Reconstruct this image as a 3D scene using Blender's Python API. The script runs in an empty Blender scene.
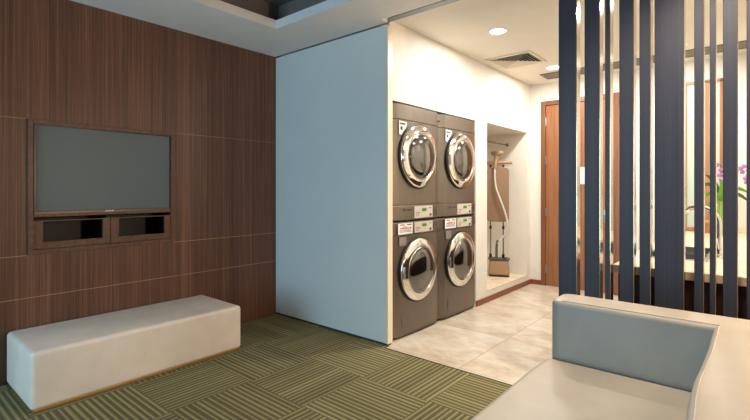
import bpy, bmesh, math, random
from mathutils import Vector, Matrix
random.seed(4)
PI = math.pi
scene = bpy.context.scene
C = scene.collection

# ------------------------------------------------------------------ helpers
def lin(c):
    return tuple((v/255/12.92 if v/255 <= .04045 else ((v/255+.055)/1.055)**2.4) for v in c)

def obj(name, bm, mat, parent=None, smooth=None):
    me = bpy.data.meshes.new(name)
    bmesh.ops.recalc_face_normals(bm, faces=bm.faces)
    bm.to_mesh(me); bm.free()
    if smooth is not None:
        for p in me.polygons: p.use_smooth = True
        try: me.set_sharp_from_angle(angle=math.radians(smooth))
        except Exception: pass
    me.materials.append(mat)
    o = bpy.data.objects.new(name, me)
    C.objects.link(o)
    if parent: o.parent = parent
    return o

def thing(name, label, cat, loc=(0, 0, 0), rz=0, group=None):
    o = bpy.data.objects.new(name, None); C.objects.link(o)
    o.empty_display_size = .1
    o.location = loc; o.rotation_euler = (0, 0, rz)
    return tag(o, label, cat, group)

def tag(o, label=None, cat=None, group=None, kind=None):
    if label: o['label'] = label
    if cat: o['category'] = cat
    if group: o['group'] = group
    if kind: o['kind'] = kind
    return o

def struct(name, bm, mat, label=None, cat=None, parent=None, smooth=None):
    o = obj(name, bm, mat, parent, smooth)
    if parent is None: tag(o, label, cat, kind='structure')
    return o

def copy_thing(o, parent=None):
    c = o.copy(); C.objects.link(c)
    if parent: c.parent = parent
    for ch in list(o.children): copy_thing(ch, c)
    return c

def merge(bm, tmp, M=None):
    if M is not None: bmesh.ops.transform(tmp, matrix=M, verts=tmp.verts)
    me = bpy.data.meshes.new('tmp'); tmp.to_mesh(me); tmp.free()
    bm.from_mesh(me); bpy.data.meshes.remove(me)

def B(): return bmesh.new()

def box(bm, x0, x1, y0, y1, z0, z1, r=0, seg=2, M=None):
    t = bmesh.new()
    bmesh.ops.create_cube(t, size=1)
    bmesh.ops.scale(t, vec=(x1-x0, y1-y0, z1-z0), verts=t.verts)
    bmesh.ops.translate(t, vec=((x0+x1)/2, (y0+y1)/2, (z0+z1)/2), verts=t.verts)
    if r: bmesh.ops.bevel(t, geom=t.edges[:], offset=r, segments=seg, profile=.5, affect='EDGES')
    merge(bm, t, M)
    return bm

def prism(bm, pts, z0, z1, r=0, seg=3, M=None, both=False, vr=0):
    """extrude a plan polygon from z0 to z1; r bevels the top rim (both: bottom too), vr rounds the upright edges"""
    t = bmesh.new()
    vs = [t.verts.new((x, y, z0)) for x, y in pts]
    f = t.faces.new(vs)
    g = bmesh.ops.extrude_face_region(t, geom=[f])
    up = [v for v in g['geom'] if isinstance(v, bmesh.types.BMVert)]
    bmesh.ops.translate(t, vec=(0, 0, z1-z0), verts=up)
    if vr:
        ed = [e for e in t.edges if abs(e.verts[0].co.z-e.verts[1].co.z) > 1e-5]
        bmesh.ops.bevel(t, geom=ed, offset=vr, segments=4, profile=.5, affect='EDGES')
    if r:
        ed = [e for e in t.edges if abs(e.verts[0].co.z-e.verts[1].co.z) < 1e-5 and (both or abs(e.verts[0].co.z-z1) < 1e-5)]
        bmesh.ops.bevel(t, geom=ed, offset=r, segments=seg, profile=.5, affect='EDGES')
    merge(bm, t, M)
    return bm

def tube(bm, pts, r, n=10, M=None, caps=True):
    t = bmesh.new()
    pts = [Vector(p) for p in pts]
    rs = r if isinstance(r, (list, tuple)) else [r]*len(pts)
    rings = []; prev = None
    for i, p in enumerate(pts):
        d = (pts[min(i+1, len(pts)-1)] - pts[max(i-1, 0)]).normalized()
        if prev is None:
            a = Vector((0, 0, 1)) if abs(d.z) < .9 else Vector((1, 0, 0))
            prev = d.cross(a).normalized()
        u = (prev - d*prev.dot(d)).normalized(); v = d.cross(u); prev = u
        rings.append([t.verts.new(p + rs[i]*(math.cos(2*PI*k/n)*u + math.sin(2*PI*k/n)*v)) for k in range(n)])
    for a, b in zip(rings, rings[1:]):
        for k in range(n): t.faces.new((a[k], a[(k+1) % n], b[(k+1) % n], b[k]))
    if caps:
        t.faces.new(rings[0][::-1]); t.faces.new(rings[-1])
    merge(bm, t, M)
    return bm

def lathe(bm, prof, n=48, M=None):
    """profile of (radius, height) turned about local Z"""
    t = bmesh.new(); rings = []
    for r, h in prof:
        if r < 1e-6: rings.append([t.verts.new((0, 0, h))])
        else: rings.append([t.verts.new((r*math.cos(2*PI*k/n), r*math.sin(2*PI*k/n), h)) for k in range(n)])
    for a, b in zip(rings, rings[1:]):
        for k in range(n):
            if len(a) == 1 and len(b) == 1: continue
            if len(a) == 1: t.faces.new((a[0], b[k], b[(k+1) % n]))
            elif len(b) == 1: t.faces.new((a[k], b[0], a[(k+1) % n]))
            else: t.faces.new((a[k], b[k], b[(k+1) % n], a[(k+1) % n]))
    merge(bm, t, M)
    return bm

def spline(pts, k=8):
    P = [Vector(p) for p in pts]; out = []
    for i in range(len(P)-1):
        p0 = P[max(i-1, 0)]; p1 = P[i]; p2 = P[i+1]; p3 = P[min(i+2, len(P)-1)]
        for j in range(k):
            t = j/k
            out.append(.5*((2*p1)+(p2-p0)*t+(2*p0-5*p1+4*p2-p3)*t*t+(3*p1-p0-3*p2+p3)*t**3))
    out.append(P[-1]); return out

def wall_x(bm, x0, x1, ys, zs, holes):
    """wall slab with X thickness, boxes laid on the grid of ys/zs, leaving out cells that lie in a hole"""
    for i in range(len(ys)-1):
        for j in range(len(zs)-1):
            cy, cz = (ys[i]+ys[i+1])/2, (zs[j]+zs[j+1])/2
            if any(h[0] < cy < h[1] and h[2] < cz < h[3] for h in holes): continue
            box(bm, x0, x1, ys[i], ys[i+1], zs[j], zs[j+1])
    bmesh.ops.remove_doubles(bm, verts=bm.verts, dist=1e-5)
    return bm

# ------------------------------------------------------------------ materials
def mat(name, col=(128, 128, 128), rough=.5, metal=0, spec=.5, coat=0, emit=None, es=0):
    m = bpy.data.materials.new(name); m.use_nodes = True
    b = m.node_tree.nodes['Principled BSDF']
    b.inputs['Base Color'].default_value = (*lin(col), 1)
    b.inputs['Roughness'].default_value = rough
    b.inputs['Metallic'].default_value = metal
    b.inputs['Specular IOR Level'].default_value = spec
    b.inputs['Coat Weight'].default_value = coat
    if emit:
        b.inputs['Emission Color'].default_value = (*lin(emit), 1)
        b.inputs['Emission Strength'].default_value = es
    return m

class N:
    def __init__(s, m): s.nt = m.node_tree; s.b = s.nt.nodes['Principled BSDF']
    def n(s, t, **k):
        q = s.nt.nodes.new(t)
        for a, v in k.items(): setattr(q, a, v)
        return q
    def l(s, a, b): s.nt.links.new(a, b)
    def math(s, op, a, b=None, c=None):
        q = s.n('ShaderNodeMath', operation=op)
        for i, v in enumerate((a, b, c)):
            if v is None: continue
            if isinstance(v, (int, float)): q.inputs[i].default_value = v
            else: s.l(v, q.inputs[i])
        return q.outputs[0]
    def coords(s, scale=(1, 1, 1), kind='Object'):
        t = s.n('ShaderNodeTexCoord'); mp = s.n('ShaderNodeMapping')
        s.l(t.outputs[kind], mp.inputs['Vector']); mp.inputs['Scale'].default_value = scale
        return mp.outputs[0]
    def noise(s, vec, scale=1, detail=4, rough=.5, dist=0):
        q = s.n('ShaderNodeTexNoise'); s.l(vec, q.inputs['Vector'])
        q.inputs['Scale'].default_value = scale; q.inputs['Detail'].default_value = detail
        q.inputs['Roughness'].default_value = rough; q.inputs['Distortion'].default_value = dist
        return q.outputs[0]
    def ramp(s, fac, stops):
        q = s.n('ShaderNodeValToRGB'); s.l(fac, q.inputs[0])
        e = q.color_ramp.elements
        while len(e) < len(stops): e.new(.5)
        for el, (p, c) in zip(e, stops): el.position = p; el.color = (*lin(c), 1)
        return q.outputs[0]
    def mix(s, fac, a, b, blend='MIX'):
        q = s.n('ShaderNodeMix', data_type='RGBA', blend_type=blend)
        if isinstance(fac, (int, float)): q.inputs[0].default_value = fac
        else: s.l(fac, q.inputs[0])
        for i, v in ((6, a), (7, b)):
            if isinstance(v, tuple): q.inputs[i].default_value = (*lin(v), 1)
            else: s.l(v, q.inputs[i])
        return q.outputs[2]
    def bump(s, h, strength=.2, dist=.01):
        q = s.n('ShaderNodeBump'); s.l(h, q.inputs['Height'])
        q.inputs['Strength'].default_value = strength; q.inputs['Distance'].default_value = dist
        s.l(q.outputs[0], s.b.inputs['Normal'])
    def color(s, c): s.l(c, s.b.inputs['Base Color'])

def wood(name, dark, mid, light, sc=(1, 60, .7), rough=.38, fine=1.0, bump=.08, spec=.4):
    m = mat(name, mid, rough, spec=spec); n = N(m)
    a = n.noise(n.coords(sc), 1, 3, .6)
    b = n.noise(n.coords(tuple(v*4.3*fine for v in sc)), 1, 4, .7)
    broad = n.noise(n.coords(tuple(v*.09 for v in sc)), 1, 2, .5)
    f = n.math('ADD', n.math('MULTIPLY', a, .4), n.math('ADD', n.math('MULTIPLY', b, .42), n.math('MULTIPLY', broad, .2)))
    n.color(n.ramp(f, [(.38, dark), (.52, mid), (.66, light)]))
    n.bump(b, bump, .002)
    return m

def speckle(name, col, rough=.5, amount=.06, scale=30, bump=.05, **k):
    """plain surface with a faint irregular tone and fine grain"""
    m = mat(name, col, rough, **k); n = N(m)
    q = n.noise(n.coords(), scale, 5, .6)
    lo = tuple(max(0, v*(1-amount)) for v in col); hi = tuple(min(255, v*(1+amount)) for v in col)
    n.color(n.ramp(q, [(.3, lo), (.7, hi)]))
    if bump: n.bump(q, bump, .004)
    return m

M_wall = speckle('white_wall_paint', (226, 219, 206), .7, .015, 6, .02)
M_ceil = speckle('ceiling_paint', (226, 224, 219), .75, .02, 3, .02)
M_ceil2 = speckle('laundry_ceiling_paint', (222, 214, 200), .75, .015, 3, .02)
M_walnut = wood('walnut_veneer', (66, 41, 29), (103, 67, 48), (137, 97, 71), (1, 95, .6), .42)
M_frame = wood('walnut_frame', (72, 44, 32), (98, 63, 46), (122, 82, 61), (1, 40, 30), .4)
M_brass = mat('brass_inlay', (178, 140, 102), .5, .4)
M_groove = mat('dark_groove', (52, 50, 54), .6)
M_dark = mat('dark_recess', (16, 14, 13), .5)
M_black = mat('black_plastic', (12, 12, 13), .3)
M_door = wood('door_wood', (124, 78, 48), (148, 96, 60), (166, 113, 74), (34, 34, .7), .4)
M_doorframe = wood('door_frame_wood', (104, 62, 38), (128, 80, 50), (146, 94, 62), (34, 34, .7), .4)
M_base = wood('baseboard_wood', (104, 56, 32), (132, 74, 42), (150, 92, 56), (20, 2, 40), .35)
M_cab = wood('dark_cabinet_wood', (36, 21, 16), (54, 32, 23), (72, 44, 31), (40, 40, .8), .4)
M_counter = speckle('cream_stone', (226, 208, 180), .25, .05, 9, 0)
M_counteredge = speckle('counter_edge_stone', (224, 192, 152), .3, .05, 9, 0)
M_panel = speckle('pale_blue_lacquer', (206, 212, 208), .32, .012, 2, .01)
M_trim = mat('cream_trim', (228, 214, 188), .35)
M_track = mat('track_grey_blue', (128, 140, 148), .4)
M_steel = mat('brushed_steel', (170, 165, 158), .3, 1)
M_chrome = mat('chrome', (225, 222, 216), .06, 1)
M_greymetal = mat('grey_metal', (120, 114, 106), .4, .7)
M_ventdark = mat('vent_shadow_gap', (38, 34, 30), .8)
M_vent = mat('vent_paint', (214, 202, 184), .5)
M_white = mat('white_plastic', (232, 232, 230), .4)

# sofa and bench leather
def leather(name, col):
    m = mat(name, col, .42, spec=.45); n = N(m)
    v = n.n('ShaderNodeTexVoronoi'); n.l(n.coords(), v.inputs['Vector']); v.inputs['Scale'].default_value = 260
    q = n.noise(n.coords(), 5, 4, .5)
    n.color(n.ramp(q, [(.3, tuple(c*.96 for c in col)), (.7, tuple(min(255, c*1.03) for c in col))]))
    n.bump(n.math('ADD', n.math('MULTIPLY', v.outputs[0], .25), n.math('MULTIPLY', q, .9)), .12, .006)
    return m
M_leather = leather('cream_leather', (170, 161, 147))
M_bench = leather('bench_leather', (228, 215, 198))
M_stitch = mat('stitch_thread', (186, 178, 164), .6)
M_gold = mat('gold_plinth', (176, 138, 74), .4, .7)

# divider slats
M_slat = wood('slat_stained_wood', (32, 32, 41), (42, 43, 54), (52, 53, 64), (120, 120, .25), .5, bump=.15)
M_slatedge = mat('slat_bronze_edge', (196, 176, 148), .16, .9)

# washing machines
def brushed(name, col, rough):
    m = mat(name, col, rough, .75); n = N(m)
    q = n.noise(n.coords((3, 160, 3)), 1, 4, .6)
    n.color(n.ramp(q, [(.3, tuple(c*.96 for c in col)), (.7, tuple(min(255, c*1.04) for c in col))]))
    return m
M_graphite = brushed('graphite_steel', (120, 110, 98), .36)
M_graphside = brushed('graphite_steel_panel', (124, 114, 102), .34)
M_gasket = mat('black_rubber', (18, 17, 17), .5)
M_drum = mat('drum_steel', (150, 142, 132), .28, 1)
nd = N(M_drum)
_v = nd.n('ShaderNodeTexVoronoi'); nd.l(nd.coords(), _v.inputs['Vector']); _v.inputs['Scale'].default_value = 42
nd.color(nd.ramp(_v.outputs[0], [(.12, (24, 22, 20)), (.2, (150, 142, 132))]))
M_display = mat('control_plate', (206, 196, 180), .4, .1)
M_lcd = mat('green_display', (66, 120, 24), .3, emit=(80, 160, 20), es=.12)
M_button = mat('grey_button', (92, 88, 84), .4)
M_mark = mat('dark_print', (70, 64, 60), .6)
M_red = mat('red_print', (186, 70, 58), .6)
M_sticker = mat('white_sticker', (236, 232, 224), .5)
M_greysticker = mat('grey_sticker', (128, 120, 110), .5)
M_glassdoor = bpy.data.materials.new('washer_door_glass'); M_glassdoor.use_nodes = True
nt = M_glassdoor.node_tree; nt.nodes.clear()
_o = nt.nodes.new('ShaderNodeOutputMaterial'); _mx = nt.nodes.new('ShaderNodeMixShader')
_g = nt.nodes.new('ShaderNodeBsdfGlossy'); _t = nt.nodes.new('ShaderNodeBsdfTransparent'); _lw = nt.nodes.new('ShaderNodeLayerWeight')
_g.inputs['Roughness'].default_value = .03; _g.inputs['Color'].default_value = (.95, .93, .9, 1)
_t.inputs['Color'].default_value = (.46, .43, .40, 1); _lw.inputs['Blend'].default_value = .6
nt.links.new(_lw.outputs['Fresnel'], _mx.inputs[0]); nt.links.new(_t.outputs[0], _mx.inputs[1]); nt.links.new(_g.outputs[0], _mx.inputs[2])
nt.links.new(_mx.outputs[0], _o.inputs[0])

M_screen = mat('television_glass', (92, 104, 106), .4, spec=.3)  # grey base colour stands in for the room's reflection in a dark screen
M_tan = mat('tan_plastic', (166, 132, 104), .42)
M_tanfab = speckle('tan_board_fabric', (142, 112, 88), .85, .05, 120, .1)
M_hose = mat('grey_hose', (208, 202, 194), .5)
M_window_glass = mat('frosted_pane', (186, 196, 176), .2)
M_orange = wood('light_wood_frame', (146, 96, 60), (172, 118, 78), (192, 140, 98), (34, 34, .7), .4)
M_leaf = mat('leaf_green', (104, 150, 44), .45); 
M_leaf2 = mat('dark_leaf_green', (60, 104, 34), .45)
M_petal = mat('lilac_petal', (190, 126, 182), .6)
M_petal2 = mat('violet_petal', (174, 104, 172), .6)
M_vase = mat('green_glass', (128, 158, 60), .12, coat=.4)
M_boxwood = wood('box_wood', (120, 74, 44), (160, 106, 66), (182, 128, 84), (20, 20, 4), .45)

# carpet tiles
M_carpet = mat('striped_carpet_tiles', (100, 94, 58), .95, spec=.1); n = N(M_carpet)
sp = n.n('ShaderNodeSeparateXYZ'); n.l(n.coords(), sp.inputs[0])
tx = n.math('DIVIDE', n.math('ADD', sp.outputs[0], 1.97), .52); ty = n.math('DIVIDE', n.math('ADD', sp.outputs[1], -1.69), .52)
fx, fy = n.math('FLOOR', tx), n.math('FLOOR', ty)
odd = n.math('FLOORED_MODULO', n.math('ADD', fx, fy), 2)
ux, uy = n.math('SUBTRACT', tx, fx), n.math('SUBTRACT', ty, fy)
mixf = n.n('ShaderNodeMix'); n.l(odd, mixf.inputs[0]); n.l(uy, mixf.inputs[2]); n.l(ux, mixf.inputs[3])
u = mixf.outputs[0]
cmb = n.n('ShaderNodeCombineXYZ'); n.l(fx, cmb.inputs[0]); n.l(fy, cmb.inputs[1])
wn = n.n('ShaderNodeTexWhiteNoise'); n.l(cmb.outputs[0], wn.inputs['Vector'])
cm2 = n.n('ShaderNodeCombineXYZ'); n.l(n.math('ADD', n.math('MULTIPLY', u, 16), n.math('MULTIPLY', wn.outputs[0], 50)), cm2.inputs[0])
wob = n.noise(cm2.outputs[0], 1, 1, .5)
ph = n.math('ADD', n.math('MULTIPLY', u, 15.0), n.math('MULTIPLY', n.math('SUBTRACT', wob, .5), .9))
tri = n.math('PINGPONG', ph, .5)
fib = n.noise(n.coords(), 420, 3, .7)
s1 = n.math('ADD', tri, n.math('MULTIPLY', n.math('SUBTRACT', fib, .5), .28))
col = n.ramp(s1, [(.14, (95, 87, 62)), (.28, (110, 102, 72)), (.40, (142, 134, 94)), (.5, (152, 144, 101))])
tone = n.math('ADD', .86, n.math('MULTIPLY', wn.outputs[0], .22))
tc = n.n('ShaderNodeCombineColor'); [n.l(tone, tc.inputs[i]) for i in range(3)]
n.color(n.mix(1.0, col, tc.outputs[0], 'MULTIPLY'))
n.bump(n.math('ADD', n.math('MULTIPLY', tri, .5), n.math('MULTIPLY', fib, .5)), .5, .006)

# travertine floor tiles
M_tile = mat('travertine_tiles', (206, 190, 168), .22, spec=.4); n = N(M_tile)
sp = n.n('ShaderNodeSeparateXYZ'); n.l(n.coords(), sp.inputs[0])
tx = n.math('DIVIDE', n.math('ADD', sp.outputs[0], 1.56), .8); ty = n.math('DIVIDE', n.math('ADD', sp.outputs[1], -3.56), .8)
gx = n.math('PINGPONG', tx, .5); gy = n.math('PINGPONG', ty, .5)
g = n.math('LESS_THAN', n.math('MINIMUM', gx, gy), .0042)
cmb = n.n('ShaderNodeCombineXYZ'); n.l(n.math('FLOOR', tx), cmb.inputs[0]); n.l(n.math('FLOOR', ty), cmb.inputs[1])
wn = n.n('ShaderNodeTexWhiteNoise'); n.l(cmb.outputs[0], wn.inputs['Vector'])
vadd = n.n('ShaderNodeVectorMath', operation='MULTIPLY_ADD'); n.l(wn.outputs[1], vadd.inputs[0]); vadd.inputs[1].default_value = (9, 9, 9); n.l(n.coords((1, 1.7, 1)), vadd.inputs[2])
q1 = n.noise(vadd.outputs[0], 2.6, 6, .62, .5); q2 = n.noise(vadd.outputs[0], 14, 5, .6, .3)
f = n.math('ADD', n.math('MULTIPLY', q1, .72), n.math('MULTIPLY', q2, .28))
cl = n.ramp(f, [(.34, (182, 163, 138)), (.46, (197, 181, 160)), (.56, (207, 194, 175)), (.7, (219, 209, 194))])
n.color(n.mix(g, cl, (168, 150, 126)))

# ------------------------------------------------------------------ camera
W_X = -3.643            # wood wall face
LX = -2.24              # laundry wall face
HC, HL = 2.57, 2.62     # ceiling heights
YP = 2.77               # sliding panel / divider line
YE = 5.84               # far wall
RX = .06                # kitchen right wall
SX = 1.6                # lounge right wall
YB = -2.4               # lounge back wall
cam = bpy.data.cameras.new('camera'); co = bpy.data.objects.new('camera', cam); C.objects.link(co)
co.location = (0, 0, 1.25); co.rotation_euler = (PI/2, 0, math.atan(377/446))
cam.sensor_width = 36; cam.lens = 36*446/750; cam.shift_y = -21/750; cam.clip_start = .05
scene.camera = co

# ------------------------------------------------------------------ setting
bm = box(B(), W_X-.4, SX+.1, YB-.1, 2.73, -.1, 0); box(bm, W_X-.4, -2.2, 2.73, 2.79, -.1, 0)
bmesh.ops.remove_doubles(bm, verts=bm.verts, dist=1e-5)
struct('floor', bm, M_carpet)
bm = box(B(), -3.85, -2.2, 2.79, YE+.1, -.1, 0); box(bm, -2.2, SX+.1, 2.73, YE+.1, -.1, 0)
struct('floor', bm, M_tile)
struct('trim_1', box(B(), -2.2, SX, 2.724, 2.734, -.005, .003), M_groove)

# wood wall with the media niche cut out of it
NY0, NY1, NZ0, NZ1 = .766, 1.732, .814, 1.714
ZS = [0, .532, .812, 1.714, HC+.05]
bm = wall_x(B(), W_X-.3, W_X, [YB-.1, NY0, NY1, 2.9], [0, NZ0, NZ1, HC+.05], [(NY0, NY1, NZ0, NZ1)])
struct('wall_left', bm, M_walnut)
struct('wall_left', box(B(), W_X-.34, W_X-.3, .5, 2.0, .6, 1.9), M_walnut)   # back of the niche
bm = B()
for z in (.532, .812):
    for a, b in (((YB, 2.765),) if z < .8 else ((YB, NY0-.003), (NY1+.003, 2.765))):
        box(bm, W_X-.001, W_X+.0012, a, b, z-.0018, z+.0018)
struct('trim_2', bm, M_brass)
bm = B()
for a, b in ((YB, NY0-.003), (NY1+.003, 2.765)): box(bm, W_X-.001, W_X+.001, a, b, 1.711, 1.7132)
struct('trim_3', bm, M_brass)
struct('trim_4', box(B(), W_X-.001, W_X+.001, NY0-.011, NY0-.003, NZ0, 1.714), M_groove)

# lounge ceiling with a recessed tray
TX0, TX1, TY0, TY1 = -2.995, .7, -1.6, 2.28
bm = B()
box(bm, W_X-.1, TX0, YB-.1, 2.69, HC, HC+.07); box(bm, TX1, SX+.1, YB-.1, 2.69, HC, HC+.07)
box(bm, TX0, TX1, TY1, 2.69, HC, HC+.07); box(bm, TX0, TX1, YB-.1, TY0, HC, HC+.07)
bmesh.ops.remove_doubles(bm, verts=bm.verts, dist=1e-5)
box(bm, W_X-.1, -2.208, 2.69, 2.766, HC, HC+.1)
struct('ceiling', bm, M_ceil)
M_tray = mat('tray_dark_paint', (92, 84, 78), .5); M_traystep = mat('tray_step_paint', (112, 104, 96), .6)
bm = B()
def ring(bm, g, w, z0, z1):
    box(bm, TX0-g-w, TX0-g, TY0-g-w, TY1+g+w, z0, z1); box(bm, TX1+g, TX1+g+w, TY0-g-w, TY1+g+w, z0, z1)
    box(bm, TX0-g, TX1+g, TY1+g, TY1+g+w, z0, z1); box(bm, TX0-g, TX1+g, TY0-g-w, TY0-g, z0, z1)
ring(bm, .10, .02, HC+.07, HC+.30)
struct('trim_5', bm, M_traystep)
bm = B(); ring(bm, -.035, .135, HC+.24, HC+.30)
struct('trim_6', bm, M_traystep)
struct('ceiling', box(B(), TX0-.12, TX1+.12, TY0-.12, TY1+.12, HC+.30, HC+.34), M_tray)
# slot and sliding-door track, laundry ceiling
struct('trim_7', box(B(), -2.207, SX, 2.69, 2.765, HC+.06, HC+.1), M_groove)
struct('trim_8', box(B(), W_X, -.9, 2.766, 2.836, HC+.032, HL+.02), M_track)
struct('trim_9', box(B(), -.9, SX, 2.766, 2.85, HC, HL+.02), M_ceil)
struct('ceiling', box(B(), -3.4, SX+.1, 2.836, YE+.1, HL, HL+.06), M_ceil2)

# laundry wall with the machine bay and the tall niche
bay = (2.832, 4.306, -.01, 1.976); nic = (4.57, 5.72, .12, 1.985)
bm = wall_x(B(), LX-.25, LX, [2.832, 4.306, 4.57, 5.72, YE], [0, .12, 1.976, 1.985, HL], [bay, nic])
struct('wall_laundry', bm, M_wall)
bm = B()
box(bm, -3.75, LX-.005, 2.8306, 2.8355, 0, HL); box(bm, -3.12, LX-.25, 4.306, 4.57, 0, HL); box(bm, -3.12, LX-.25, 5.72, YE, 0, HL)
box(bm, -3.2, -3.12, 2.8306, YE, 0, HL)
box(bm, -3.12, LX-.25, 2.832, 4.306, 1.976, 2.05); box(bm, -3.12, LX-.25, 4.57, 5.72, 1.985, 2.05)
box(bm, -3.12, LX-.25, 4.57, 5.72, 0, .12)
struct('wall_niche', bm, M_wall)
bm = B()
box(bm, LX, LX+.014, 4.31, YE, 0, .06, .002); box(bm, LX+.014, -2.1, YE-.014, YE, 0, .06, .002)
struct('baseboard_laundry', bm, M_base)
struct('trim_10', box(B(), LX-.7, LX+.004, 4.575, 5.715, .12, .128), M_counter)
DX0, DX1, DZ = -2.10, -1.19, 2.385
bm = B()
for a, b, c, d in ((-3.2, DX0, 0, HL), (DX0, DX1, DZ, HL), (DX1, RX+.1, 0, HL)): box(bm, a, b, YE, YE+.12, c, d)
struct('wall_far', bm, M_wall)
struct('wall_kitchen', box(B(), RX, RX+.1, 2.86, YE, 0, HL), M_wall)
struct('wall_front', box(B(), RX, SX, 2.85, 2.95, 0, HL), M_wall)
struct('wall_right', box(B(), SX, SX+.1, YB, 2.85, 0, HC), M_walnut)
# back wall of the lounge behind the camera, with a broad window
WX0, WX1, WZ0, WZ1 = -3.5, -1.3, .2, 2.4
bm = B()
for a, b, c, d in ((W_X, WX0, 0, HC), (WX1, SX, 0, HC), (WX0, WX1, 0, WZ0), (WX0, WX1, WZ1, HC)): box(bm, a, b, YB-.1, YB, c, d)
struct('wall_back', bm, M_walnut)
bm = B()
for x in (WX0+.03, (2*WX0+WX1)/3, (WX0+2*WX1)/3, WX1-.03): box(bm, x-.025, x+.025, YB-.08, YB-.03, WZ0, WZ1)
for z in (WZ0+.025, WZ1-.025): box(bm, WX0, WX1, YB-.08, YB-.03, z-.025, z+.025)
struct('window_1', bm, M_greymetal)

# door in the far wall
d = thing('door_1', 'tall orange-brown wooden door in the far laundry wall', 'door', ((DX0+DX1)/2, YE, 0)); d['kind'] = 'structure'
w = (DX1-DX0)/2
bm = B(); box(bm, -w, -w+.055, -.012, .11, 0, DZ, .003); box(bm, w-.055, w, -.012, .11, 0, DZ, .003); box(bm, -w+.055, w-.055, -.012, .11, DZ-.055, DZ, .003)
obj('door_frame', bm, M_doorframe, d)
leaf = obj('door_leaf', box(B(), -w+.058, w-.058, .005, .05, .006, DZ-.058, .002), M_door, d)
for z in (.22, .95, 1.62, 2.12):
    obj('hinge', box(tube(B(), [(-w+.057, .0, z-.055), (-w+.057, .0, z+.055)], .0085), -w+.04, -w+.075, .001, .004, z-.05, z+.05), M_steel, d)
hx = -1.345-(DX0+DX1)/2
bm = B(); box(bm, hx-.022, hx+.022, -.003, .005, .84, 1.0, .004); tube(bm, spline([(hx, 0, .93), (hx, -.05, .93), (hx-.02, -.06, .93), (hx-.12, -.06, .93)], 4), .009)
obj('door_handle', bm, M_steel, d, 40)
t = tag(obj('notice', box(B(), -1.63, -1.545, YE+.001, YE+.004, 1.31, 1.52), M_white), 'small white notice on the orange-brown door', 'notice')

# window unit in the far wall behind the counter
bm = B()
for x in (-.555, -.365, -.235): box(bm, x-.02, x+.02, YE-.03, YE-.002, .81, 2.38, .003)
box(bm, -.575, -.215, YE-.03, YE-.002, 2.36, 2.395, .003); box(bm, -.575, -.215, YE-.03, YE-.002, .803, .845, .003)
wn_ = struct('window_2', bm, M_orange)
struct('pane', box(B(), -.535, -.385, YE-.018, YE-.01, .845, 2.36), M_window_glass, parent=wn_)
struct('pane', box(B(), -.345, -.255, YE-.018, YE-.01, .845, 2.36), M_window_glass, parent=wn_)

# ------------------------------------------------------------------ sliding panel
p = thing('sliding_panel', 'pale blue full-height sliding panel beside the washing machines', 'panel', (-2.92, YP+.03, .012))
obj('panel_face', box(B(), -.7225, .695, -.03, .03, .006, HC-.022, .002), M_panel, p)
obj('edge_strip', box(B(), .6955, .713, -.031, .031, .004, HC-.03, .002), M_trim, p)
obj('bottom_rail', box(B(), -.7225, .70, -.02, .025, -.012, .005), M_groove, p)

# ------------------------------------------------------------------ divider slats
slats = [(-.891, -.787, 'leftmost slat of the dark divider screen, nearest the washing machines'),
         (-.745, -.662, 'second dark slat from the left end of the divider, medium wide'),
         (-.636, -.608, 'very narrow dark slat third from the left end of the divider'),
         (-.564, -.492, 'medium dark slat just right of the very narrow third slat'),
         (-.466, -.413, 'dark slat just left of the widest slat in the divider'),
         (-.396, -.266, 'widest dark slat of the divider, behind the middle of the sofa arm'),
         (-.224, -.184, 'narrow dark slat just right of the widest slat, over the tap'),
         (-.161, -.136, 'thinnest dark slat, between the tap and the lilac flowers'),
         (-.109, -.052, 'dark slat in front of the lilac flowers, fourth from the widest rightwards'),
         (-.020, .060, 'rightmost dark slat of the divider at the edge of the photo')]
slats[8] = (-.109, -.052, 'medium dark slat standing in front of the lilac orchid flowers')
for a, b, lab in slats:
    s = thing('divider_slat', lab, 'slat', ((a+b)/2, YP+.035, 0), 0, 'dark slats of the divider screen')
    h = (b-a)/2
    obj('slat_board', box(B(), -h, h-.0025, -.035, .035, .002, HC-.003, .0015, 1), M_slat, s)
    obj('edge_strip', box(B(), h-.0022, h, -.0335, .0335, .004, HC-.004), M_slatedge, s)

# ------------------------------------------------------------------ media unit and television
mu = thing('media_cabinet', 'walnut media cabinet set into the wood wall under and around the television', 'cabinet', (W_X, (NY0+NY1)/2, NZ0))
hy = (NY1-NY0)/2 - .002; hz = NZ1-NZ0
fw = .028
def case(x0, x1):
    bm = B()
    box(bm, x0, x1, -hy, -hy+fw, .002, hz-.002); box(bm, x0, x1, hy-fw+.012, hy, .002, hz-.002)
    box(bm, x0, x1, -hy+fw, hy-fw+.012, hz-.028, hz-.002); box(bm, x0, x1, -hy+fw, hy-fw+.012, .002, .03)
    bmesh.ops.remove_doubles(bm, verts=bm.verts, dist=1e-5)
    return bm
obj('surround_frame', case(-.022, .006), M_frame, mu)
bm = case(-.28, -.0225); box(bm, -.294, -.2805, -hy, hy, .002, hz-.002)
obj('shade_lining', bm, M_dark, mu)  # sides and back coloured black to stand in for shade inside the openings
sh = obj('shelf', box(B(), -.28, -.016, -hy+fw+.001, hy-fw+.011, .247, .268, .002), M_dark, mu)  # shelf blackened too, as part of the painted interior shade
obj('shelf_edge', box(B(), -.0155, .004, -hy+fw+.001, hy-fw+.011, .247, .269, .002), M_frame, sh)
oy = (NY0+NY1)/2
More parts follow.
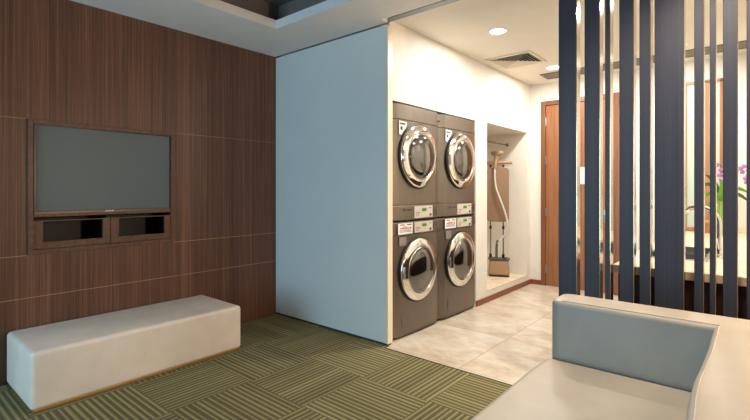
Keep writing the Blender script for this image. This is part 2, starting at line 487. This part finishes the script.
def front(y0, y1, oy0, oy1):
    bm = B(); y0 -= oy; y1 -= oy; oy0 -= oy; oy1 -= oy
    z0, z1, a, b = .033, .222, .078, .216
    box(bm, -.02, .0, y0, oy0, z0, z1); box(bm, -.02, .0, oy1, y1, z0, z1); box(bm, -.02, .0, oy0, oy1, z0, a); box(bm, -.02, .0, oy0, oy1, b, z1)
    bmesh.ops.remove_doubles(bm, verts=bm.verts, dist=1e-5)
    return bm
obj('drop_front', front(.797, 1.262, .850, 1.213), M_frame, mu)
obj('drop_front', front(1.266, 1.712, 1.321, 1.664), M_frame, mu)
bm = B()
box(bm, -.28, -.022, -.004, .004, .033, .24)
obj('divider', bm, M_dark, mu)  # upright in the same black, painted as interior shade

tv = thing('television', 'flat black-framed television recessed in the wood wall', 'television', (W_X-.007, 1.260, 1.084))
ty = .457; th = .602
bm = B()
box(bm, -.06, -.008, -ty, ty, 0, th)
obj('casing', bm, M_black, tv)
bm = B(); bz = .008
box(bm, -.0078, -.001, -ty, -ty+bz, 0, th); box(bm, -.0078, -.001, ty-bz, ty, 0, th); box(bm, -.0078, -.001, -ty+bz, ty-bz, th-bz, th); box(bm, -.0078, -.001, -ty+bz, ty-bz, 0, .014)
obj('bezel', bm, M_black, tv)
obj('screen', box(B(), -.0076, -.004, -ty+bz+.001, ty-bz-.001, .015, th-bz-.001), M_screen, tv)
obj('bottom_strip', box(B(), -.0009, .004, -ty, ty, -.004, .012, .002), mat('dark_metal_strip', (92, 86, 74), .35, .9), tv)
bm = B()
for k in range(4): box(bm, .0041, .0047, -.028+k*.014, -.028+k*.014+.010, .001, .009)
obj('logo', bm, M_white, tv)

# ------------------------------------------------------------------ bench
b = thing('bench', 'long cream upholstered block bench against the walnut wall', 'bench', (-3.345, 1.317, 0))
bm = B(); box(bm, -.29, .302, -.664, .672, .010, .341, .028, 5)
obj('upholstered_body', bm, M_bench, b, 60)
bm = B()
for y in (-.657+.03, .657-.03):
    pass
obj('plinth', box(B(), -.27, .297, -.650, .660, 0, .016, .002), M_gold, b)

# ------------------------------------------------------------------ sofa
s = thing('corner_sofa', 'cream leather sofa with a low arm in front of the slat divider', 'sofa', (-.3, 1.1, 0))
ox, oyy = -.3, 1.1
def P(l): return [(x-ox, y-oyy) for x, y in l]
inner = [(-.107, 2.05), (-.108, 1.80), (-.112, 1.62), (-.119, 1.45), (-.118, 1.30), (-.112, 1.17), (-.110, .9), (-.110, .28)]
outl = [(-.70, 2.05)] + inner + [(.17, .28), (.17, 2.243), (-.70, 2.243)]
# backrest and far arm share one top
t = bmesh.new()
vs = [t.verts.new((x, y, .10)) for x, y in P(outl)]
f_ = t.faces.new(vs); g_ = bmesh.ops.extrude_face_region(t, geom=[f_])
bmesh.ops.translate(t, vec=(0, 0, .65), verts=[v for v in g_['geom'] if isinstance(v, bmesh.types.BMVert)])
t.normal_update()
ends = [e for e in t.edges if abs(e.verts[0].co.z-e.verts[1].co.z) > .1 and (e.verts[0].co.x+ox) < -.6]
ends += [e for e in t.edges if abs(e.verts[0].co.z-e.verts[1].co.z) > .1 and (e.verts[0].co.x+ox) > .1]
bmesh.ops.bevel(t, geom=ends, offset=.045, segments=5, profile=.5, affect='EDGES')
rim = [e for e in t.edges if e.verts[0].co.z > .74 and e.verts[1].co.z > .74]
bmesh.ops.bevel(t, geom=rim, offset=.022, segments=5, profile=.5, affect='EDGES')
obj('backrest_and_arm', t, M_leather, s, 50)
# seat
bm = B()
prism(bm, P([(-.720, .28), (-.115, .28), (-.115, .9), (-.119, 1.17), (-.129, 1.30), (-.131, 1.45), (-.119, 1.62), (-.114, 1.80), (-.113, 2.045), (-.705, 2.045), (-.716, 1.96), (-.720, 1.8)]), .12, .495, .028, 5)
obj('seat', bm, M_leather, s, 50)
# seam piping along the top edge of the back and the arm
z = .7515
bm = B(); tube(bm, [(x-ox+.014, y-oyy, z-.001) for x, y in spline([(a, c, 0) for a, c in inner], 3) for z in (z,)] if False else [(v.x-ox+.016, v.y-oyy, z-.001) for v in spline([(a, c, 0) for a, c in inner[0:]], 4)], .0018, 6)
tube(bm, [(-.65-ox, 2.066-oyy, z-.001), (-.09-ox, 2.066-oyy, z-.001)], .0018, 6)
obj('top_stitching', bm, M_stitch, s, 60)
bm = B(); box(bm, -.66-ox, .12-ox, .33-oyy, 2.2-oyy, .035, .10)
obj('base_frame', bm, M_dark, s)
for x in (-.62, .08):
    for y in (.38, 2.15):
        obj('foot', lathe(B(), [(0, 0), (.02, 0), (.026, .036), (0, .036)], 16, Matrix.Translation((x-ox, y-oyy, 0))), M_steel, s, 40)

# ------------------------------------------------------------------ laundry machines
MW = .359   # half width
def plan(front=0.0, inset=0):
    h = MW-inset
    pts = [(-.68, -h), (-.052+front, -h), (-.006+front, -h+.085), (front, -h+.11)]
    pts += [(front+.004, -h+.25), (front+.004, h-.25)]
    pts += [(front, h-.06), (-.005+front, h-.035), (-.024+front, h), (-.68, h)]
    return pts
RY = Matrix.Rotation(PI/2, 4, 'Y')   # local z -> +x
def on_front(y, z, x=0): return Matrix.Translation((x, y, z)) @ RY

def strip_slab(bm, z0, z1, x=0.0, t=.003, inset=0):
    """thin skin following the front profile"""
    h = MW-inset
    p = plan(x, inset)[1:-1]; q = plan(x-t-.002, inset)[1:-1]
    prism(bm, p+[(a-.0, b) for a, b in q[::-1]], z0, z1)
def make_machine(dryer):
    m = thing('tumble_dryer' if dryer else 'washing_machine', 'x', 'dryer' if dryer else 'washing machine')
    if dryer:
        cz = .545; ctl = (.006, .125); door = (.131, .842); top = (.846, .972)
    else:
        cz = .557; ctl = (.866, .972); door = (.05, .860); top = None
    bm = B(); prism(bm, plan(-.008), .0 if dryer else .02, .974, .002, 1, both=True)
    obj('cabinet', bm, M_graphite, m, 20)
    # front panel in three bands, with thin gaps between
    bm = B(); prism(bm, plan(0)[1:-1], door[0], door[1], .003, 1, both=True)
    fp = obj('front_panel', bm, M_graphside, m, 20)
    bm = B(); prism(bm, plan(0.003)[1:-1], ctl[0], ctl[1], .004, 2, both=True)
    cp = obj('control_panel', bm, M_graphside, m, 20)
    if top:
        bm = B(); prism(bm, plan(0)[1:-1], top[0], top[1], .003, 1, both=True)
        obj('top_fascia', bm, M_graphside, m, 20)
        for y in (-.329,): obj('screw', lathe(B(), [(0, .006), (.008, .005), (.009, 0)], 12, Matrix.Translation((-.033, y, .905)) @ Matrix.Rotation(-.5, 4, 'Z') @ RY), M_black, m, 40)
    else:
        obj('toe_kick', box(B(), -.66, -.05, -MW+.02, MW-.02, 0, .02), M_black, m)
        bm = B(); box(bm, .0045, .006, -.23, -.10, .09, .19, .0005, 1); obj('drain_cover', bm, M_graphite, m)
    # control panel furniture
    zc = (ctl[0]+ctl[1])/2; hh = (ctl[1]-ctl[0])/2-.008
    pl = obj('display_plate', box(B(), .0075, .0105, -.06, .225, zc-hh, zc+hh, .001, 1), M_display, cp)
    bm = B()
    for y in (.25, .285):
        for dz in (-.6, -.1, .4): box(bm, .0075, .0105, y, y+.022, zc+hh*dz, zc+hh*(dz+.32), .001, 1)
    obj('button_pad', bm, M_graphite, cp)
    obj('green_readout', box(B(), .0106, .0118, .055, .125, zc+hh*.08, zc+hh*.62), M_lcd, cp)
    obj('knob', lathe(B(), [(0, .009), (.011, .008), (.012, 0)], 16, on_front(.185, zc-hh*.55, .0106)), M_button, cp, 40)
    bm = B()
    for k in range(3): box(bm, .0106, .0112, -.04, .03-.015*k, zc+hh*(-.1-.28*k), zc+hh*(-.02-.28*k))
    obj('program_print', bm, M_mark, cp)
    obj('indicator_print', box(B(), .0106, .0112, .16, .205, zc+hh*.55, zc+hh*.66), M_mark, cp)
    if dryer:
        bm = B(); box(bm, .0076, .0086, -.222, -.205, zc+hh*.3, zc+hh*.62); box(bm, .0076, .0086, -.2, -.185, zc+hh*.3, zc+hh*.62)
        box(bm, .0076, .0086, -.165, -.09, zc+hh*.3, zc+hh*.58)
        obj('brand_print', bm, M_mark, cp)
        bm = B(); pts = [(-.272, .83), (-.165, .825), (-.17, .79), (-.245, .715), (-.272, .72)]
        prism(bm, [(-zz, yy) for yy, zz in pts], 0, .0012, M=Matrix.Translation((.0046, 0, 0)) @ RY)
        obj('corner_sticker', bm, M_sticker, m)
        bm = B(); box(bm, .0062, .007, -.262, -.185, .80, .815); box(bm, .0062, .007, -.255, -.225, .755, .785)
        obj('sticker_print', bm, M_mark, m)
    else:
        bm = B(); box(bm, .0076, .0092, -.29, -.085, zc-hh*1.02, zc+hh*1.0, .0004, 1)
        ps = obj('notice_sticker', bm, M_sticker, cp)
        bm = B(); box(bm, .0093, .0099, -.26, -.14, zc-hh*.02, zc+hh*.2); box(bm, .0093, .0099, -.13, -.105, zc-hh*.1, zc+hh*.25); box(bm, .0093, .0099, -.23, -.17, zc+hh*.28, zc+hh*.40)
        obj('red_lettering', bm, M_red, cp)
        bm = B(); box(bm, .0093, .0099, -.26, -.2, zc+hh*.62, zc+hh*.8); box(bm, .0093, .0099, -.17, -.1, zc+hh*.62, zc+hh*.8)
        for k in range(3): box(bm, .0093, .0099, -.27, -.12+.01*k, zc-hh*(.25+.2*k), zc-hh*(.17+.2*k))
        obj('dark_lettering', bm, M_mark, cp)
        bm = B(); box(bm, .0042, .0054, -.27, -.17, .775, .85, .0003, 1); obj('instruction_sticker', bm, M_greysticker, m)
    # porthole door
    dr = obj('door_ring', lathe(B(), [(.262, .0), (.268, .012), (.2675, .022), (.262, .0285), (.254, .0315), (.230, .0385), (.210, .0435), (.204, .0435), (.200, .039), (.198, .030)], 64, on_front(0, cz, .006)), M_chrome, m, 50)
    obj('gasket', lathe(B(), [(.268, 0), (.279, 0), (.279, .012), (.270, .016), (.268, .012)], 64, on_front(0, cz, .0045)), M_gasket, dr, 40)
    obj('inner_rim', lathe(B(), [(.198, .030), (.196, .040), (.191, .043), (.186, .038), (.184, .028)], 64, on_front(0, cz, .006)), M_steel, dr, 50)
    prof = [(.187, .034)] + [(.187*math.cos(a), .034+.040*math.sin(a)) for a in [PI/2*k/10 for k in range(1, 10)]] + [(0, .074)]
    obj('door_glass', lathe(B(), prof, 64, on_front(0, cz, .006)), M_glassdoor, dr, 60)
    obj('drum', lathe(B(), [(.195, .030), (.180, .018), (.155, .010), (.120, .0068), (.07, .0054), (0, .005)], 48, on_front(0, cz, .006)), M_drum, dr, 60)
    bm = B(); box(bm, .036, .047, -.258, -.236, cz-.05, cz+.05, .005, 2)
    obj('handle_grip', bm, M_steel, dr, 40)
    return m
FX = -2.222
wa = make_machine(False); da = make_machine(True)
ycen = (2.837+.3645, 2.837+.3645+.731)
wa.location = (FX, ycen[0], 0); da.location = (FX, ycen[0], .985)
wb = copy_thing(wa); wb.location = (FX, ycen[1], 0)
db = copy_thing(da); db.location = (FX, ycen[1], .985)
for o, lab, g in ((wa, 'graphite front-load washing machine on the floor, nearest the pale blue panel', 'washing machines'),
                  (wb, 'graphite front-load washing machine on the floor, nearest the wall niche', 'washing machines'),
                  (da, 'graphite dryer stacked on the washer nearest the pale blue panel', 'stacked dryers'),
                  (db, 'graphite dryer stacked on the washer nearest the wall niche', 'stacked dryers')):
    o['label'] = lab; o['group'] = g

# ------------------------------------------------------------------ niche: rail and garment steamer
r = thing('hanging_rail', 'thin metal hanging rail across the top of the wall niche', 'rail', (-2.51, 5.145, 1.84))
obj('rod', tube(B(), [(0, -.57, 0), (0, .57, 0)], .009, 12), M_greymetal, r, 40)
for y in (-.573, .567): obj('end_bracket', tube(B(), [(0, y, 0), (0, y+.006, 0)], .022, 16), M_greymetal, r, 40)

st = thing('garment_steamer', 'tan upright garment steamer with ironing board in the wall niche', 'steamer', (-2.51, 5.46, .128), math.radians(24.7))
rr = lambda w, d, c=.04: [(-w, -d), (w, -d), (w, d), (-w, d)]
bm = B(); t = bmesh.new()
box(t, -.135, .135, -.105, .105, .012, .215, .035, 4)
for v in t.verts:
    k = 1-.10*(v.co.z/.215); v.co.x *= k; v.co.y *= k
merge(bm, t)
obj('water_tank', bm, M_tan, st, 50)
obj('base_rim', prism(B(), rr(.128, .098), 0, .012, vr=.035), M_black, st, 40)
obj('top_deck', prism(B(), rr(.137, .103),   .2155, .226, .003, 2, vr=.035), mat('dark_deck_plastic', (78, 70, 62), .4), st, 40)
for x in (-.105, .055):
    pole = obj('pole', tube(B(), [(x, .03, .226), (x, .03, 1.415)], .008, 12), M_greymetal, st, 40)
    obj('pole_socket', tube(B(), [(x, .03, .227), (x, .03, .275)], .017, 12), M_black, pole, 40)
    obj('clamp', tube(B(), [(x, .03, .60), (x, .03, .64)], .016, 12), M_black, pole, 40)
bm = B(); t = bmesh.new()
prism(t, [(-.15, .70), (.125, .70), (.125, 1.398), (-.15, 1.398)], 0, .03, .008, 3, both=True, vr=.045)
merge(bm, t, Matrix.Translation((0, -.012, 0)) @ Matrix.Rotation(PI/2, 4, 'X'))
obj('ironing_board', bm, M_tanfab, st, 50)
bm = B(); tube(bm, [(-.17, .0, 1.424), (.13, .0, 1.424)], .0055, 10)
obj('cross_bar', bm, M_hose, st, 40)
for x in (-.105, .055): obj('bar_knob', lathe(B(), [(0, .026), (.015, .024), (.017, .012), (.015, 0), (0, 0)], 16, Matrix.Translation((x, .0, 1.410))), M_black, st, 40)
bm = B(); tube(bm, spline([(-.15, -.025, 1.456), (-.10, -.03, 1.463), (.05, -.03, 1.463), (.165, -.03, 1.458)], 4), [.022]*4+[.024]*5+[.022]*4, 14)
obj('hanger_arm', bm, M_tan, st, 60)
bm = B(); tube(bm, spline([(-.05, -.055, 1.39), (-.045, -.055, 1.44), (-.035, -.05, 1.50), (-.025, -.05, 1.56)], 5), [.022]*6+[.027]*6+[.032]*4, 14)
t = bmesh.new(); lathe(t, [(0, -.02), (.032, -.015), (.066, .012), (.082, .034), (.07, .052), (0, .058)], 28)
for v in t.verts: v.co.x *= 1.05; v.co.y *= .7
merge(bm, t, Matrix.Translation((-.022, -.05, 1.555)))
obj('steam_head', bm, M_tan, st, 60)
hose = spline([(-.05, -.055, 1.395), (-.05, -.07, 1.28), (-.03, -.075, 1.12), (.05, -.08, .90), (.10, -.07, .72), (.095, -.05, .58), (.03, -.04, .48), (-.02, -.03, .42), (-.03, -.02, .38)], 8)
obj('steam_hose', tube(B(), hose, .0115, 12), M_hose, st, 60)
obj('hose_sleeve', tube(B(), spline([(-.012, -.032, .46), (-.028, -.02, .38), (-.03, -.01, .226)], 5), .0165, 12), M_button, st, 60)
obj('control_dial', lathe(B(), [(0, .014), (.02, .012), (.022, 0)], 18, Matrix.Translation((.075, -.05, .226))), M_black, st, 40)

# ------------------------------------------------------------------ kitchen counter
kc = thing('base_cabinet', 'dark walnut base cabinet under the cream counter behind the slats', 'cabinet', (-.28, 4.4, 0))
bm = B()
box(bm, -.315, -.297, -1.402, 1.41, .08, .752); box(bm, .317, .335, -1.402, 1.41, .08, .752); box(bm, -.297, .317, -1.402, 1.41, .08, .10); box(bm, -.297, .317, 1.39, 1.41, .10, .752)
obj('carcass', bm, M_cab, kc)
obj('end_panel', box(B(), -.315, .335, -1.42, -1.4025, .08, .752, .001, 1), M_cab, kc)
obj('kick_board', box(B(), -.27, .335, -1.38, 1.41, 0, .08), M_dark, kc)
for k in range(4):
    dd = obj('door', box(B(), -.335, -.3165, -1.41+k*.702, -.714+k*.702, .09, .745, .002, 1), M_cab, kc)
    obj('door_pull', tube(B(), [(-.347, -.80+k*.702, .5), (-.347, -.80+k*.702, .66)], .006, 8), M_steel, dd, 40)
ct = thing('countertop', 'cream stone countertop with sink behind the slats', 'countertop', (-.28, 4.4, .753))
SX0, SX1, SY0, SY1 = -.545, -.225, 3.44, 4.20
bm = B()
box(bm, -.627, SX0, 2.965, 5.80, .753, .80); box(bm, SX1, .055, 2.965, 5.80, .753, .80); box(bm, SX0, SX1, 2.965, SY0, .753, .80); box(bm, SX0, SX1, SY1, 5.80, .753, .80)
bmesh.ops.remove_doubles(bm, verts=bm.verts, dist=1e-5); bmesh.ops.translate(bm, vec=(.28, -4.4, -.753), verts=bm.verts)
obj('stone_slab', bm, M_counter, ct)
bm = B(); box(bm, -.628-.006+.28, .055+.28, 2.95-4.4, 2.9645-4.4, 0, .0465, .002, 1); box(bm, -.635+.28, -.6275+.28, 2.9648-4.4, 5.80-4.4, 0, .0465, .001, 1)
obj('front_edge', bm, M_counteredge, ct)
obj('upstand', box(B(), -.21+.28, .055+.28, 5.801-4.4, 5.835-4.4, .0, .10, .002, 1), M_counter, ct)
sk = thing('sink', 'stainless steel sink set in the cream counter', 'sink', ((SX0+SX1)/2, (SY0+SY1)/2, .80))
a, c = (SX1-SX0)/2, (SY1-SY0)/2
bm = B(); e = .003
box(bm, -a+e, a-e, -c+e, c-e, -.16, -.156)
box(bm, -a+e, -a+.006, -c+e, c-e, -.156, .0); box(bm, a-.006, a-e, -c+e, c-e, -.156, .0)
box(bm, -a+.006, a-.006, -c+e, -c+.006, -.156, .0); box(bm, -a+.006, a-.006, c-.006, c-e, -.156, .0)
obj('bowl', bm, M_steel, sk)
bm = B()
for x0, x1, y0, y1 in ((-a-.015, -a+.006, -c-.015, c+.015), (a-.006, a+.015, -c-.015, c+.015), (-a+.006, a-.006, -c-.015, -c+.006), (-a+.006, a-.006, c-.006, c+.015)): box(bm, x0, x1, y0, y1, .0008, .005, .001, 1)
obj('rim', bm, M_steel, sk)
obj('divider', box(B(), -a+.007, a-.007, .08, .095, -.155, -.01), M_steel, sk)
fa = thing('tap', 'chrome gooseneck tap at the sink behind the slats', 'tap', (-.164, 3.67, .801))
path = [(0, 0, .02), (0, 0, .10), (0, 0, .217)] + [(-.112+.112*math.cos(q), 0, .217+.112*math.sin(q)) for q in [PI*k/16 for k in range(1, 17)]] + [(-.224, 0, .18), (-.224, 0, .15)]
obj('spout', tube(B(), path, .016, 16), M_chrome, fa, 60)
obj('base_body', lathe(B(), [(0, 0), (.028, 0), (.028, .006), (.020, .012), (.019, .075), (.0165, .085), (0, .085)], 24), M_chrome, fa, 40)
bm = B(); tube(bm, [(0, 0, .055), (.0, -.045, .062)], .009, 10); tube(bm, [(.0, -.045, .060), (-.01, -.055, .13)], .006, 10)
obj('lever', bm, M_chrome, fa, 40)

bx = thing('wooden_box', 'small wooden box on the counter behind the tap', 'box', (-.345, 5.68, .801))
obj('box_body', box(B(), -.07, .07, -.06, .06, 0, .10, .003, 1), M_boxwood, bx)
obj('lid', box(B(), -.073, .073, -.063, .063, .102, .125, .003, 1), mat('box_lid_wood', (186, 138, 92), .5), bx)

vs_ = tag(obj('vase', lathe(B(), [(0, 0), (.034, 0), (.042, .02), (.045, .12), (.036, .22), (.026, .30), (.03, .335), (.026, .335), (.022, .30), (.03, .22), (.038, .12), (.034, .012), (0, .01)], 28, Matrix.Translation((-.225, 5.38, .801))), M_vase, None, 60), 'slim green glass vase on the counter by the far wall', 'vase')
fl = thing('orchid', 'lilac orchid with long green leaves in the green vase', 'orchid', (-.225, 5.38, 1.128))
def leaf(bm, pts, w):
    pts = spline(pts, 5); n = len(pts); L = []; R = []; 
    for i, p in enumerate(pts):
        d = (pts[min(i+1, n-1)]-pts[max(i-1, 0)]).normalized(); side = d.cross(Vector((.05, .9, .3))).normalized()
        ww = w*math.sin(PI*min(.98, .12+.86*i/(n-1)))**.7
        if i == n-1: ww = .001
        L.append((p+side*ww, p+Vector((0, .003, .004)), p-side*ww))
    V = [[bm.verts.new(q) for q in l] for l in L]; U = [[bm.verts.new(q+Vector((0, .002, -.002))) for q in l] for l in L]
    for A in (V, U):
        for i in range(n-1):
            for j in range(2): bm.faces.new((A[i][j], A[i][j+1], A[i+1][j+1], A[i+1][j]))
    for i in range(n-1):
        for j in (0, 2): bm.faces.new((V[i][j], V[i+1][j], U[i+1][j], U[i][j]))
lvs = [((0, 0, -.05), (-.04, -.01, .12), (-.10, -.02, .17), (-.17, -.03, .13)), ((0, 0, -.05), (-.03, -.02, .07), (-.09, -.04, .08), (-.16, -.05, .02)),
       ((0, 0, -.05), (.05, -.01, .10), (.12, -.02, .13), (.20, -.03, .09)), ((0, 0, -.05), (.06, .01, .06), (.13, .01, .07), (.20, .02, .01)),
       ((0, 0, -.05), (.0, -.03, .08), (.01, -.06, .16), (-.01, -.07, .22)), ((0, 0, -.05), (.02, .02, .10), (.02, .03, .20), (.03, .02, .27)),
       ((0, 0, -.05), (-.02, .01, .10), (-.07, .0, .22), (-.12, -.02, .26)), ((0, 0, -.05), (-.03, -.03, .02), (-.08, -.06, -.02), (-.11, -.07, -.10)),
       ((0, 0, -.05), (.03, -.03, .03), (.05, -.05, .09), (.08, -.06, .18))]
for i, l in enumerate(lvs):
    bm = B(); leaf(bm, l, .019); obj('leaf', bm, M_leaf if i % 3 else M_leaf2, fl, 60)
stems = [((0, 0, -.2), (.0, 0, .1), (.01, -.01, .25), (.0, -.02, .34), (-.03, -.03, .37)), ((.005, 0, -.2), (.03, 0, .1), (.10, -.01, .25), (.17, -.02, .33), (.205, -.03, .29))]
for q in stems: obj('stem', tube(B(), spline(q, 5), .004, 6), M_leaf2, fl, 60)
def bloom(bm, p, s, seed):
    rnd = random.Random(seed); c = Vector(p)
    Rm = Matrix.Rotation(rnd.uniform(0, 6), 4, 'Y') @ Matrix.Rotation(rnd.uniform(-.6, .6), 4, 'X') @ Matrix.Rotation(rnd.uniform(-.6, .6), 4, 'Z')
    for k in range(5):
        t = bmesh.new(); bmesh.ops.create_uvsphere(t, u_segments=8, v_segments=6, radius=1)
        for v in t.verts: v.co = Vector((v.co.x*.5*s, v.co.y*.12*s, v.co.z*.72*s+.62*s))
        merge(bm, t, Matrix.Translation(c) @ Rm @ Matrix.Rotation(2*PI*k/5, 4, 'Y') @ Matrix.Rotation(-.3, 4, 'X'))
pos = [(-.03, -.04, .35), (.0, -.035, .30), (.025, -.03, .34), (-.015, -.045, .255), (.03, -.035, .26), (.005, -.05, .22), (.05, -.03, .30),
       (.17, -.03, .33), (.195, -.04, .30), (.16, -.035, .28), (.20, -.035, .25), (.175, -.04, .22), (.185, -.03, .185), (.145, -.03, .315)]
for i, p_ in enumerate(pos):
    bm = B(); bloom(bm, p_, .0185, i); obj('flower', bm, M_petal if i % 3 else M_petal2, fl, 60)

# ------------------------------------------------------------------ ceiling fittings
dl = [(-1.68, 3.635, 'round ceiling downlight nearest the square air vent, above the washing machines', 1),
      (-1.707, 5.127, 'round ceiling downlight near the tall wooden door', 1),
      (-.55, 3.635, 'round ceiling downlight over the near end of the kitchen counter', .75),
      (-.55, 5.127, 'round ceiling downlight over the far end of the kitchen counter', .75)]
M_lamp = mat('lamp_diffuser', (255, 250, 240), .4, emit=(255, 246, 232), es=14)
POW = 27
def spot(loc, power, col, size=2.2, blend=.9, rad=.05):
    L = bpy.data.lights.new('downlight_or_fill', 'SPOT'); L.energy = power; L.color = col; L.spot_size = size; L.spot_blend = blend; L.shadow_soft_size = rad
    o = bpy.data.objects.new('downlight_or_fill', L); C.objects.link(o); o.location = loc
def disc(loc, power, col):
    L = bpy.data.lights.new('downlight_or_fill', 'AREA'); L.shape = 'DISK'; L.size = .13; L.energy = power; L.color = col
    o = bpy.data.objects.new('downlight_or_fill', L); C.objects.link(o); o.location = loc
for x, y, lab, k in dl:
    t = thing('downlight', lab, 'downlight', (x, y, HL-.004), 0, 'recessed ceiling downlights')
    obj('trim_ring', lathe(B(), [(.066, .003), (.066, -.003), (.078, -.004), (.082, .003)], 36), M_white, t, 40)
    obj('lamp_face', lathe(B(), [(0, -.0005), (.0655, -.0005), (.0655, .003), (0, .003)], 36), M_lamp, t)
    disc((x, y, HL-.012), POW*k, (1, .965, .915))

v = thing('air_vent', 'square ceiling air vent between the two downlights', 'vent', (-1.915, 4.59, HL))
bm = B(); R_ = .24
box(bm, -R_, R_, -R_, -R_+.03, -.012, -.001, .002, 1); box(bm, -R_, R_, R_-.03, R_, -.012, -.001, .002, 1); box(bm, -R_, -R_+.03, -R_+.03, R_-.03, -.012, -.001, .002, 1); box(bm, R_-.03, R_, -R_+.03, R_-.03, -.012, -.001, .002, 1)
obj('frame', bm, M_vent, v)
obj('backing', box(B(), -R_+.03, R_-.03, -R_+.03, R_-.03, -.0025, -.0008), M_ventdark, v)
for k in range(6):
    a = .205-k*.033; bm = B()
    for q in range(4):
        t = bmesh.new()
        vv = [t.verts.new(c) for c in ((-a, -a, -.016), (a, -a, -.016), (a-.015, -a+.015, -.004), (-a+.015, -a+.015, -.004))]
        t.faces.new(vv); g = bmesh.ops.extrude_face_region(t, geom=t.faces[:])
        bmesh.ops.translate(t, vec=(0, .003, .0005), verts=[w_ for w_ in g['geom'] if isinstance(w_, bmesh.types.BMVert)])
        merge(bm, t, Matrix.Rotation(q*PI/2, 4, 'Z'))
    obj('louvre', bm, M_vent, v)
v = thing('slot_grille', 'long linear ceiling grille in front of the far wall', 'vent', (-.98, 5.48, HL))
bm = B(); box(bm, -.96, .96, -.14, -.12, -.01, -.001); box(bm, -.96, .96, .12, .14, -.01, -.001); box(bm, -.96, -.94, -.12, .12, -.01, -.001); box(bm, .94, .96, -.12, .12, -.01, -.001)
obj('frame', bm, M_greymetal, v)
obj('backing', box(B(), -.94, .94, -.12, .12, -.0025, -.0008), mat('grille_backing', (110, 98, 80), .8), v)
for k in range(8):
    obj('fin', box(B(), -.94, .94, -.113+k*.029, -.101+k*.029, -.009, -.0026), mat('grille_fin', (150, 138, 118), .6) if k == 0 else bpy.data.materials['grille_fin'], v)

# ------------------------------------------------------------------ light
def area(name, loc, rot, sx, sy, power, col):
    L = bpy.data.lights.new(name, 'AREA'); L.shape = 'RECTANGLE'; L.size = sx; L.size_y = sy; L.energy = power; L.color = col
    o = bpy.data.objects.new(name, L); C.objects.link(o); o.location = loc; o.rotation_euler = rot
    return o
area('window_daylight', ((WX0+WX1)/2, YB-.2, (WZ0+WZ1)/2), (PI/2, 0, 0), WX1-WX0, WZ1-WZ0, 132, (.47, .77, 1))
# added warm fill spots, unseen, lifting the sofa seat and the bench front
for x, y, q in ((-.1, 2.2, 145), (1.15, 2.2, 35)):
    spot((x, y, HC-.01), q, (1, .86, .70), 2.5)
L = bpy.data.lights.new('warm_fill_light', 'POINT'); L.energy = 125; L.color = (1, .80, .60); L.shadow_soft_size = .12  # added unseen fill that warms the bench front, no fitting behind it
o = bpy.data.objects.new('warm_fill_light', L); C.objects.link(o); o.location = (1.42, 2.3, 1.5)
w = bpy.data.worlds.new('world'); scene.world = w; w.use_nodes = True
bg = w.node_tree.nodes['Background']; bg.inputs[0].default_value = (.5, .76, 1, 1); bg.inputs[1].default_value = .6

vs = scene.view_settings
vs.view_transform = 'Standard'; vs.look = 'None'; vs.gamma = 1; vs.use_curve_mapping = False
vs.exposure = 0
